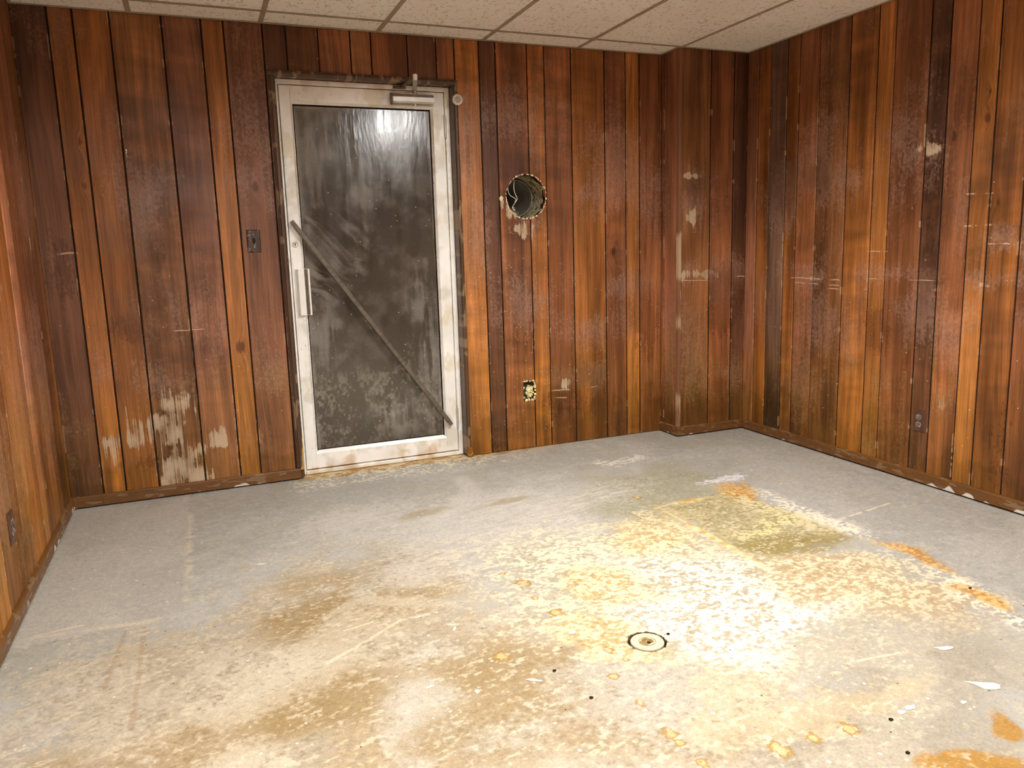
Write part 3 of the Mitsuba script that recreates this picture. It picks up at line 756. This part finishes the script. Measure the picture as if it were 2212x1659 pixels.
# diagonal bar with flattened ends
b0, b1 = np.array([.512, YD - .027, 1.438]), np.array([1.368, YD - .027, .206])
ax = (b1 - b0) / np.linalg.norm(b1 - b0)
side = np.cross(ax, [0, 1, 0])
prof = sg.box(-.0125, -.008, .0125, .008).buffer(-.004).buffer(.004, 4)
bar = to_axes(extrude(prof, np.linalg.norm(b1 - b0) - .05), side, (0, 1, 0), ax, b0 + ax * .025)
bar.invert() if bar.volume < 0 else None
bk = obj('diagonal_bar', bar, 'bar_metal', D, smooth=40, label='grey-brown metal bar fixed diagonally across the panel')
for e, s in ((b0, 1), (b1, -1)):
    q = e + ax * s * .012
    tabs = cat(to_axes(cbox(-.011, .011, -.004, .004, -.016, .016, .002), side, (0, 1, 0), ax, q), lathe([(0, 0), (.007, 0), (.007, .025), (0, .025)], (e[0] + ax[0] * s * .008, YD + .001, e[2] + ax[2] * s * .008), (0, -1, 0), 14))
    obj('end_tab', tabs, 'bar_metal', bk)
# lock cylinder
lk = obj('lock_cylinder', lathe([(0, .004), (.0115, .006), (.0125, .008), (.0148, .008), (.0155, .005), (.0155, -.002), (0, -.002)][::-1], (.5235, YD, 1.316), (0, -1, 0), 32), 'steel', D, smooth=30)
obj('keyway', cat(cbox(.5222, .5248, YD - .0075, YD - .004, 1.309, 1.321), lathe([(0, 0), (.0028, 0), (.0028, .0076), (0, .0076)], (.5235, YD, 1.3135), (0, -1, 0), 12)), 'black_gap', lk)
# pull handle: a flanged plate pull
pz0, pz1 = .924, 1.18
pp = sg.Polygon([(.515, 0), (.517, .022), (.524, .03), (.5565, .03), (.5565, .026), (.5565, .004), (.5575, .004), (.576, .004), (.576, .026), (.577, .032), (.585, .032), (.5855, 0)])
m = to_axes(extrude(pp, pz1 - pz0), (1, 0, 0), (0, -1, 0), (0, 0, 1), (0, YD + .001, pz0))
m.invert() if m.volume < 0 else None
ph = obj('pull_handle', m, 'bright_alu', D, label='white flanged metal door pull')
obj('finger_channel', cbox(.558, .5755, YD - .0045, YD - .003, pz0 + .002, pz1 - .002), 'bar_metal', ph)
# hinges (offset knuckles)
for z0, z1 in ((1.905, 2.03), (.172, .298)):
    hk = obj('hinge', lathe([(0, 0), (.0062, 0), (.0068, .002), (.0068, z1 - z0 - .002), (.0062, z1 - z0), (0, z1 - z0)], (1.4154, YD - .003, z0), (0, 0, 1), 18), 'steel', D, smooth=40)
    obj('hinge_tip', lathe([(0, -.006), (.004, -.003), (.0055, 0), (0, 0)], (1.4154, YD - .003, z0), (0, 0, 1), 14), 'bar_metal', hk)
# door closer
sec = sg.Polygon([(0, 2.088), (.016, 2.078), (.042, 2.084), (.048, 2.094), (.048, 2.118), (.03, 2.136), (0, 2.14)])
m = to_axes(extrude(sec, .232), (0, -1, 0), (0, 0, 1), (1, 0, 0), (1.106, YD + .001, 0))
m.invert() if m.volume < 0 else None
ck = obj('door_closer', m, 'steel', D, label='grey metal hydraulic door closer with folded arm')
obj('end_plate', to_axes(extrude(sec.buffer(.002), .006), (0, -1, 0), (0, 0, 1), (1, 0, 0), (1.099, YD + .001, 0)), 'bar_metal', ck)
obj('end_plate', to_axes(extrude(sec.buffer(.001), .005), (0, -1, 0), (0, 0, 1), (1, 0, 0), (1.338, YD + .001, 0)), 'steel', ck)
obj('spindle', cat(lathe([(0, 0), (.016, 0), (.014, .012), (.011, .026), (0, .028)], (1.238, YD - .024, 2.134), (0, 0, 1), 20), cbox(1.2, 1.28, YD - .03, YD, 2.136, 2.142, .002)), 'steel', ck, smooth=35)
obj('valve_screw', lathe([(0, -.012), (.0045, -.011), (.005, -.002), (.005, .004), (0, .004)], (1.236, YD - .03, 2.078), (0, 0, 1), 14), 'bright_alu', ck, smooth=40)
el_pt = np.array([1.176, 4.205, 2.176])
arm = lambda a, b, w, t: to_axes(cbox(-w / 2, w / 2, -t / 2, t / 2, -.006, float(np.linalg.norm(np.subtract(b, a))) + .006, .002), *(lambda d: (np.cross([0, 0, 1], d) / np.linalg.norm(np.cross([0, 0, 1], d)), np.cross(d, np.cross([0, 0, 1], d) / np.linalg.norm(np.cross([0, 0, 1], d))), d))(np.subtract(b, a) / np.linalg.norm(np.subtract(b, a))), np.array(a, float))
obj('main_arm', arm((1.238, YD - .024, 2.158), el_pt - [0, 0, .004], .026, .007), 'steel', ck)
obj('forearm', arm(el_pt + [0, 0, .004], (1.165, YD - .022, 2.176), .02, .007), 'bar_metal', ck)
obj('arm_pivot', lathe([(0, -.012), (.012, -.012), (.013, .012), (.01, .017), (0, .017)], el_pt, (0, 0, 1), 18), 'bright_alu', ck, smooth=40)
obj('arm_shoe', cat(cbox(1.118, 1.19, YD - .034, YD + .001, 2.166, 2.171, .002), cbox(1.118, 1.19, YD - .004, YD + .001, 2.166, 2.182, .001)), 'bar_metal', ck)

# ------------------------------------------------------------------ round disc beside the door
k = thing('door_bumper', 'round white plastic disc with grey centre beside the top right corner of the door', 'wall bumper')
scene['white_plastic'] = pr(mikit.proc(lambda p, n, uv: mix(C(208, 204, 198), C(226, 222, 216), noise(p.x * 60, p.z * 60, 1.0))), .4, .4)
scene['grey_rubber'] = pr(C(176, 166, 156), .6, .3)
bc = (1.479, YB - .019, 2.112)
bc = (1.4695, YB - .0208, 2.107)
obj('rim', lathe([(0, 0), (.031, 0), (.031, .005), (.028, .011), (.023, .0125), (.02, .009), (0, .008)][::-1], bc, (0, -1, 0), 36), 'white_plastic', k, smooth=40)
obj('stem', lathe([(0, 0), (.008, 0), (.008, .0215), (0, .0215)], (1.486, YB + .0005, 2.107), (0, -1, 0), 16), 'white_plastic', k)
obj('cushion', lathe([(0, .007), (.019, .0085), (.017, .013), (.01, .0165), (0, .0175)][::-1], bc, (0, -1, 0), 28), 'grey_rubber', k, smooth=50)

# ------------------------------------------------------------------ light switch and outlets
def bronze_fn(p, n, uv):
    a = p.x + p.y
    c = mix(C(46, 36, 32), C(84, 68, 60), fbm(a * 60, p.z * 40, 3.0, 3))
    return mix(c, C(140, 126, 112), smoothstep(.62, .7, fbm(a * 90, p.z * 90, 7.0, 3)) * .6)


scene['bronze'] = pr(mikit.proc(bronze_fn), .3, .5, metallic=.4)
scene['brown_plate'] = pr(mikit.proc(lambda p, n, uv: mix(C(60, 36, 28), C(92, 60, 46), fbm((p.x + p.y) * 70, p.z * 50, 3.0, 3))), .3, .5)
scene['dark_toggle'] = pr(C(26, 20, 18), .15, .6)
scene['screw_metal'] = pr(C(150, 136, 116), .3, .5, metallic=.7)


def plate_frame(a0, a1, z0, z1, t=.006, b=.004):
    """a bevelled plate in (a, depth, z)"""
    return trimesh.convex.convex_hull(np.array([(x, 0, z) for x in (a0, a1) for z in (z0, z1)] + [(x, 0 + t * .4, z) for x in (a0, a1) for z in (z0, z1)] + [(x, t, z) for x in (a0 + b, a1 - b) for z in (z0 + b, z1 - b)]))


def place(m, A, N, O):
    m = to_axes(m, A, N, (0, 0, 1), O)
    if m.volume < 0:
        m.invert()
    return m


FB = ((1, 0, 0), (0, -1, 0), (0, YB + .0005, 0))
FR = ((0, 1, 0), (-1, 0, 0), (XR + .0005, 0, 0))
FL = ((0, 1, 0), (1, 0, 0), (XL - .0005, 0, 0))
k = thing('light_switch', 'dark bronze toggle light switch on the planks left of the door', 'light switch')
obj('plate', place(plate_frame(.2695, .338, 1.278, 1.396), *FB), 'bronze', k)
obj('toggle_slot', place(cbox(.298, .31, .0055, .0068, 1.324, 1.352, .0005), *FB), 'dark_toggle', k)
tg = trimesh.convex.convex_hull(np.array([(x, .006, z) for x in (.3, .308) for z in (1.328, 1.345)] + [(x, .02, z) for x in (.301, .307) for z in (1.345, 1.353)]))
obj('toggle', place(tg, *FB), 'dark_toggle', k)
for z in (1.371, 1.304):
    obj('screw', place(lathe([(0, -.001), (.0036, -.001), (.003, .0015), (0, .002)], (.304, .006, z), (0, 1, 0), 14), *FB), 'screw_metal', k)


def outlet(name, label, F, a0, a1, z0, z1, mats):
    k = thing(name, label, 'outlet', 'wall outlets')
    labels[k].pop('group')
    obj('plate', place(plate_frame(a0, a1, z0, z1), *F), mats[0], k)
    c = (a0 + a1) / 2
    for dz in (.0195, -.0195):
        zc = (z0 + z1) / 2 + dz
        face = sg.Point(0, 0).buffer(.017, 12).intersection(sg.box(-.02, -.0135, .02, .0135))
        m = extrude(face, .0035)
        r = obj('receptacle', place(to_axes(m, (1, 0, 0), (0, 0, 1), (0, 1, 0), (c, .0045, zc)), *F), mats[1], k)
        obj('slots', place(cat(cbox(c - .0075, c - .0052, .0078, .0084, zc - .003, zc + .006), cbox(c + .005, c + .0073, .0078, .0084, zc - .003, zc + .005), lathe([(0, 0), (.0028, 0), (.0028, .0084), (0, .0084)], (c, 0, zc - .008), (0, 1, 0), 10)), *F), 'black_gap', r)
    obj('screw', place(lathe([(0, -.001), (.0034, -.001), (.003, .0016), (0, .002)], (c, .006, (z0 + z1) / 2), (0, 1, 0), 12), *F), 'screw_metal', k)
    return k


scene['receptacle_metal'] = pr(mikit.proc(lambda p, n, uv: mix(C(96, 84, 70), C(168, 156, 136), fbm((p.x + p.y) * 90, p.z * 90, 5.0, 3))), .25, .6, metallic=.4)
scene['receptacle_brown'] = pr(mikit.proc(lambda p, n, uv: mix(C(78, 60, 52), C(150, 138, 126), smoothstep(.5, .66, fbm((p.x + p.y) * 90, p.z * 90, 5.0, 3)))), .2, .6)
outlet('wall_outlet', 'brown wall outlet with metallic receptacles low on the right wall', FR, 2.765, 2.835, .27, .386, ('brown_plate', 'receptacle_metal'))
outlet('wall_outlet', 'dark brown wall outlet low on the left wall, seen edge-on', FL, 3.108, 3.182, .27, .388, ('brown_plate', 'receptacle_brown'))

# broken outlet hole on the back wall
k = thing('broken_outlet', 'open outlet hole with chipped pale yellow receptacle on the back wall right of the door', 'outlet')


def plaster_fn(p, n, uv):
    f = fbm(p.x * 60 + p.y * 50, p.z * 60, 3.0, 4)
    c = mix(C(196, 182, 118), C(232, 222, 168), smoothstep(.4, .6, f))
    return mix(c, C(108, 90, 48), smoothstep(.4, .3, f) * .8)


scene['old_plaster'] = pr(mikit.proc(plaster_fn), .8, .2)
scene['box_metal'] = pr(mikit.proc(lambda p, n, uv: mix(C(70, 66, 62), C(112, 106, 102), fbm(p.x * 40, p.z * 40, 3.0, 3))), .5, .5, metallic=.3)
inner = sg.box(1.832, .3, 1.926, .444)
ring = inner.buffer(.004, join_style=2).difference(inner.buffer(-.001, join_style=2))
boxm = cat(to_axes(extrude(ring, .045), (1, 0, 0), (0, 0, 1), (0, -1, 0), (0, YB + THK + .05, 0)), cbox(1.83, 1.928, YB + THK + .05, YB + THK + .054, .298, .446))
obj('box', boxm, 'box_metal', k)


def lump(c, r, seed, flat=.5, sub=3):
    m = trimesh.creation.icosphere(subdivisions=sub, radius=1.0)
    v = np.array(m.vertices)
    rg = np.random.default_rng(seed)
    ph = rg.random((6, 3)) * 6
    for i in range(6):
        d = rg.normal(size=3); d /= np.linalg.norm(d)
        v = v * (1 + .09 * np.sin(v @ d * (3 + 2 * i) + ph[i, 0])[:, None])
    v = v * np.array(r)
    return trimesh.Trimesh(v + np.array(c), m.faces, process=False)


rec = obj('receptacle', lump((1.886, YB + .018, .366), (.026, .016, .04), 4), 'old_plaster', k, smooth=30, label='crumbling pale yellow receptacle')
obj('slots', cat(cbox(1.879, 1.881, YB + .0005, YB + .006, .368, .376), cbox(1.889, 1.891, YB + .0005, YB + .006, .368, .376), lathe([(0, 0), (.003, 0), (.003, .008), (0, .008)], (1.885, YB + .0085, .36), (0, -1, 0), 10)), 'black_gap', rec)
flk = []
for i, (a, b) in enumerate(((1.845, .433), (1.862, .438), (1.885, .437), (1.905, .434), (1.917, .418), (1.92, .395), (1.917, .37), (1.92, .345), (1.914, .322), (1.898, .31), (1.878, .311), (1.858, .309), (1.842, .33), (1.84, .39))):
    flk.append(lump((a, YB + .003 + .002 * (i % 3), b), (.007 + .004 * (i % 2), .006, .007 + .003 * (i % 3)), 20 + i, sub=1))
obj('plaster_edge', cat(*flk), 'old_plaster', k, label='crumbled plaster rim')
labels[[x for x in labels if x.endswith('plaster_edge')][-1]]['kind'] = 'stuff'

# ------------------------------------------------------------------ round duct hole
k = thing('duct_sleeve', 'round rough-edged duct opening cut through the planks right of the door', 'duct opening')
hc = (1.891, YB, 1.567)


def mortar_fn(p, n, uv):
    f = fbm(p.x * 40 + p.y * 60, p.z * 46, 3.0, 4)
    c = mix(C(140, 130, 102), C(190, 180, 146), smoothstep(.35, .65, f))
    c = mix(c, C(56, 48, 30), smoothstep(.4, .33, fbm(p.y * 80 + p.x * 10, p.z * 50, 8.0, 3)) * .85)
    return mix(c, C(70, 118, 104), smoothstep(.02, .012, p.y - YB - .004) * smoothstep(.52, .56, noise(p.z * 30, p.x * 20, 1.0)) * .8)


scene['mortar'] = {'type': 'bumpmap', 'bump': mikit.proc(lambda p, n, uv: fbm(p.x * 60 + p.y * 60, p.z * 60, 3.0, 3), eps=2e-3), 'scale': .006, 'bsdf': pr(mikit.proc(mortar_fn), .85, .2)}
scene['duct_metal'] = pr(mikit.proc(lambda p, n, uv: mix(C(120, 116, 104), C(160, 154, 138), fbm(p.x * 18 + p.y * 30, p.z * 14, 2.0, 3))), .42, .5, metallic=.3)
pr_ = [(.131, THK), (.133, .03), (.129, .06), (.132, .1), (.126, .15), (.122, .19), (.16, .19), (.16, .036), (.136, .036), (.136, THK)]
mr = trimesh.creation.revolve(np.array(pr_ + [pr_[0]]), sections=56)
v = np.array(mr.vertices)
ang = np.arctan2(v[:, 1], v[:, 0])
inn = np.hypot(v[:, 0], v[:, 1]) < .135
v[inn, :2] *= (1 + .02 * np.sin(ang[inn] * 7 + v[inn, 2] * 60) + .015 * np.sin(ang[inn] * 13))[:, None]
mr = to_axes(trimesh.Trimesh(v, mr.faces, process=False), (1, 0, 0), (0, 0, 1), (0, 1, 0), hc)
mr.invert() if mr.volume < 0 else None
obj('mortar_ring', mr, 'mortar', k, label='rough grey mortar lining', smooth=40)
md = trimesh.creation.revolve(np.array([(.108, .17), (.113, .165), (.117, .17), (.117, .6), (.0, .6), (.0, .596), (.111, .596), (.108, .17)]), sections=48)
md = to_axes(md, (1, 0, 0), (0, 0, 1), (0, 1, 0), hc)
md.invert() if md.volume < 0 else None
obj('metal_duct', md, 'duct_metal', k, smooth=40, label='dull sheet-metal pipe')
# broken splinters of plank edge round the hole
sp = []
for i in range(64):
    t = 2 * math.pi * (i + 1.5 * rag.random()) / 64
    if rag.random() < .3:
        continue
    q = lump((0, 0, 0), (.002 + .004 * rag.random() ** 2, .0016, .004 + .007 * rag.random()), 60 + i, sub=1)
    q.apply_transform(trimesh.transformations.rotation_matrix(-t + .8 * (rag.random() - .5), (0, 1, 0)))
    rr = .1305 + .003 * rag.random()
    q.apply_translation((1.891 + rr * math.cos(t), YB - .0004, 1.567 + rr * math.sin(t)))
    sp.append(q)
scene['splinter'] = pr(C(222, 204, 162), .7, .3)
obj('splintered_rim', cat(*sp), 'splinter', k, label='pale splintered edge', kind='stuff')

scene['white_wire'] = pr(C(216, 208, 192), .4, .4)
P0 = np.array([1.80, YB + .06, 1.63])
w1 = curve([(1.815, YB + .075, 1.66), (1.80, YB + .07, 1.625), (1.802, YB + .06, 1.59), (1.815, YB + .05, 1.572), (1.838, YB + .045, 1.557), (1.833, YB + .05, 1.54)])
w2 = curve([(1.848, YB + .08, 1.672), (1.842, YB + .075, 1.64), (1.842, YB + .07, 1.605), (1.85, YB + .062, 1.575), (1.856, YB + .06, 1.558), (1.845, YB + .06, 1.54), (1.83, YB + .07, 1.515), (1.828, YB + .075, 1.49)])
obj('loose_wire', tube(w1, .0024), 'white_wire', label='short bent pale wire on the left inside the round duct hole', cat='wire', smooth=True)
obj('loose_wire', tube(w2, .0026), 'white_wire', label='longer bent pale wire nearer the middle inside the round duct hole', cat='wire', smooth=True)
cl = cat(lump((1.833, YB + .07, 1.49), (.014, .016, .022), 5, sub=2), lump((1.838, YB + .06, 1.468), (.01, .018, .014), 6, sub=2), cbox(1.845, 1.85, YB + .03, YB + .08, 1.462, 1.482, .002))
obj('wire_connector', cl, 'receptacle_metal', label='grey crumpled metal connector at the lower left inside the round duct hole', cat='connector', smooth=35)
# nail hole beside it
obj('wall_anchor', cat(lump((1.727, YB - .001, 1.557), (.012, .004, .014), 8, sub=2), lathe([(0, 0), (.004, 0), (.004, .006), (0, .006)], (1.722, YB - .001, 1.55), (0, -1, 0), 10)), 'splinter', label='small torn pale anchor in the groove left of the round hole', cat='wall anchor', smooth=35)
scene['nail_metal'] = pr(C(190, 180, 160), .3, .5, metallic=.6)
obj('hook', cat(tube(curve([(-.262, YB + .001, 1.79), (-.262, YB - .012, 1.79), (-.262, YB - .014, 1.775), (-.259, YB - .012, 1.76)], 10), .003), cbox(-.266, -.257, YB - .003, YB + .001, 1.782, 1.8, .001)), 'nail_metal', label='tiny pale metal hook on the planks left of the light switch', cat='hook', smooth=35)

# ------------------------------------------------------------------ floor drain
k = thing('floor_drain', 'round cream floor drain cover with dark rim near the middle of the floor', 'floor drain')
scene['drain_cover'] = pr(mikit.proc(lambda p, n, uv: mix(mix(C(176, 164, 136), C(200, 188, 160), fbm(p.x * 40, p.y * 40, 3.0, 3)), C(124, 96, 42), smoothstep(.026, .016, dr.sqrt(dr.square(p.x - DRAIN[0]) + dr.square(p.y - DRAIN[1])) + (noise(p.x * 120, p.y * 120, 2.0) - .5) * .012) * .9)), .45, .4)
scene['drain_rim'] = pr(mikit.proc(lambda p, n, uv: mix(C(18, 12, 6), C(64, 46, 18), smoothstep(.4, .7, fbm(p.x * 60, p.y * 60, 3.0, 3)))), .7, .3)
dc = (DRAIN[0], DRAIN[1], 0)
obj('rim', lathe([(.0, -.03), (.0, -.034), (.064, -.034), (.064, -.02), (.0622, -.004), (.058, -.007), (.056, -.03)][::1], dc, (0, 0, 1), 48), 'drain_rim', k, smooth=40)
obj('cover', lathe([(0, -.02), (.0545, -.02), (.0545, -.001), (.053, .0015), (.0505, .0015), (.05, .0004), (.0485, .0004), (.048, .0013), (.0285, .0012), (.028, -.004), (.0255, -.004), (.025, .0018), (.016, .0016), (.014, -.002), (0, -.003)], dc, (0, 0, 1), 48), 'drain_cover', k, smooth=30)
obj('cover_bolt', lathe([(0, -.004), (.006, -.004), (.006, .0005), (0, .001)], (DRAIN[0] + .004, DRAIN[1] - .004, 0), (0, 0, 1), 8), 'drain_rim', k)

# ------------------------------------------------------------------ litter on the floor
scene['paint_flake'] = pr(C(240, 232, 206), .6, .3)
scene['dirt'] = pr(C(34, 26, 16), .8, .2)


def flake(x, y, l, w, rot, label, seed):
    q = blob(0, 0, w, 11, .35, np.random.default_rng(seed), l / w, 0)
    m = extrude(q, .0016)
    v = np.array(m.vertices)
    v[:, 2] += .0008 + .25 * np.maximum(v[:, 0], 0) ** 2
    m = trimesh.Trimesh(v, m.faces, process=False)
    m.apply_transform(trimesh.transformations.rotation_matrix(math.radians(rot), (0, 0, 1)))
    m.apply_translation((x, y, 0))
    obj('paint_flake', m, 'paint_flake', label=label, cat='paint flake')


flake(.818, 1.943, .022, .006, -38, 'long white paint flake on the tan floor in front of the drain', 1)
flake(.528, 2.043, .014, .006, 20, 'white pointed paint flake furthest left on the brown worn floor', 2)
flake(.646, 1.96, .012, .007, 60, 'white paint flake with crumbs on the brown floor, left of the long flake', 3)
flake(1.047, 2.149, .011, .008, 10, 'white triangular paint flake on the floor just left of the drain', 4)
flake(1.038, 2.261, .017, .006, 0, 'flat white paint flake beside a yellow crust spot, behind and left of the drain', 5)
flake(.702, 2.348, .015, .004, 55, 'thin bent white paint flake at the end of a curved scratch', 6)
flake(2.041, 1.56, .026, .01, -25, 'largest cream paint flake on the floor right of the drain', 7)
flake(1.689, 1.379, .018, .009, 0, 'cream paint flake near the front right, upper of two', 8)
flake(1.651, 1.373, .01, .007, 0, 'small cream paint flake near the front right, lower of two', 9)
flake(1.837, 1.337, .009, .006, 10, 'small white paint chip below the white splash on the right of the floor', 10)
flake(1.969, 1.367, .045, .018, -40, 'broad white plaster splash at the far right of the floor', 11)
flake(.144, 3.226, .024, .003, -15, 'thin white curl on the grey floor in front of the left wall', 12)
for i, (x, y, l) in enumerate(((.893, 1.963, 'small dark crumb on the pale floor left of the drain spots'), (.928, 1.791, 'small dark crumb on the pale floor near the front middle'), (1.524, 1.246, 'largest black crumb at the front right edge of the floor'),
                               (2.489, 1.816, 'small black crumb by the rust edge near the right wall'), (1.598, 1.362, 'black crumb left of the small cream flakes at the front right'), (1.325, 2.004, 'tiny black crumb right beside the drain'))):
    obj('dirt_crumb', lump((x, y, .0025), (.006, .005, .003), 90 + i, sub=1), 'dirt', label=l, cat='crumb')

# ------------------------------------------------------------------ lamps (above and behind the view)
scene['enamel'] = pr(C(150, 148, 144), .4, .4)


def lamp(x, y, rad, label, lx=.42, ly=1.2, drop=.115, deep=.085):
    """a box fixture whose lens lies recessed inside its rim"""
    k = thing('ceiling_light', label, 'ceiling light')
    x0, x1, y0, y1 = x - lx / 2, x + lx / 2, y - ly / 2, y + ly / 2
    zb, zl, t = H - drop, H - drop + deep, .012
    obj('housing', cat(cbox(x0 - t, x1 + t, y0 - t, y1 + t, zl + .006, H - .001, .003), cbox(x0 - t, x0, y0 - t, y1 + t, zb, zl + .006), cbox(x1, x1 + t, y0 - t, y1 + t, zb, zl + .006),
                       cbox(x0, x1, y0 - t, y0, zb, zl + .006), cbox(x0, x1, y1, y1 + t, zb, zl + .006)), 'enamel', k)
    obj('lens', cbox(x0 + .001, x1 - .001, y0 + .001, y1 - .001, zl, zl + .004), pr((.8, .8, .8), .4, .4), k, emitter={'type': 'area', 'radiance': {'type': 'rgb', 'value': list(rad)}})


lamp(1.66, 2.22, LAMP_NEAR, 'surface-mounted ceiling light above the stained middle of the floor', ly=1.24)
lamp(.1, -.25, LAMP_BACK, 'long surface-mounted ceiling light behind the camera', ly=2.1)
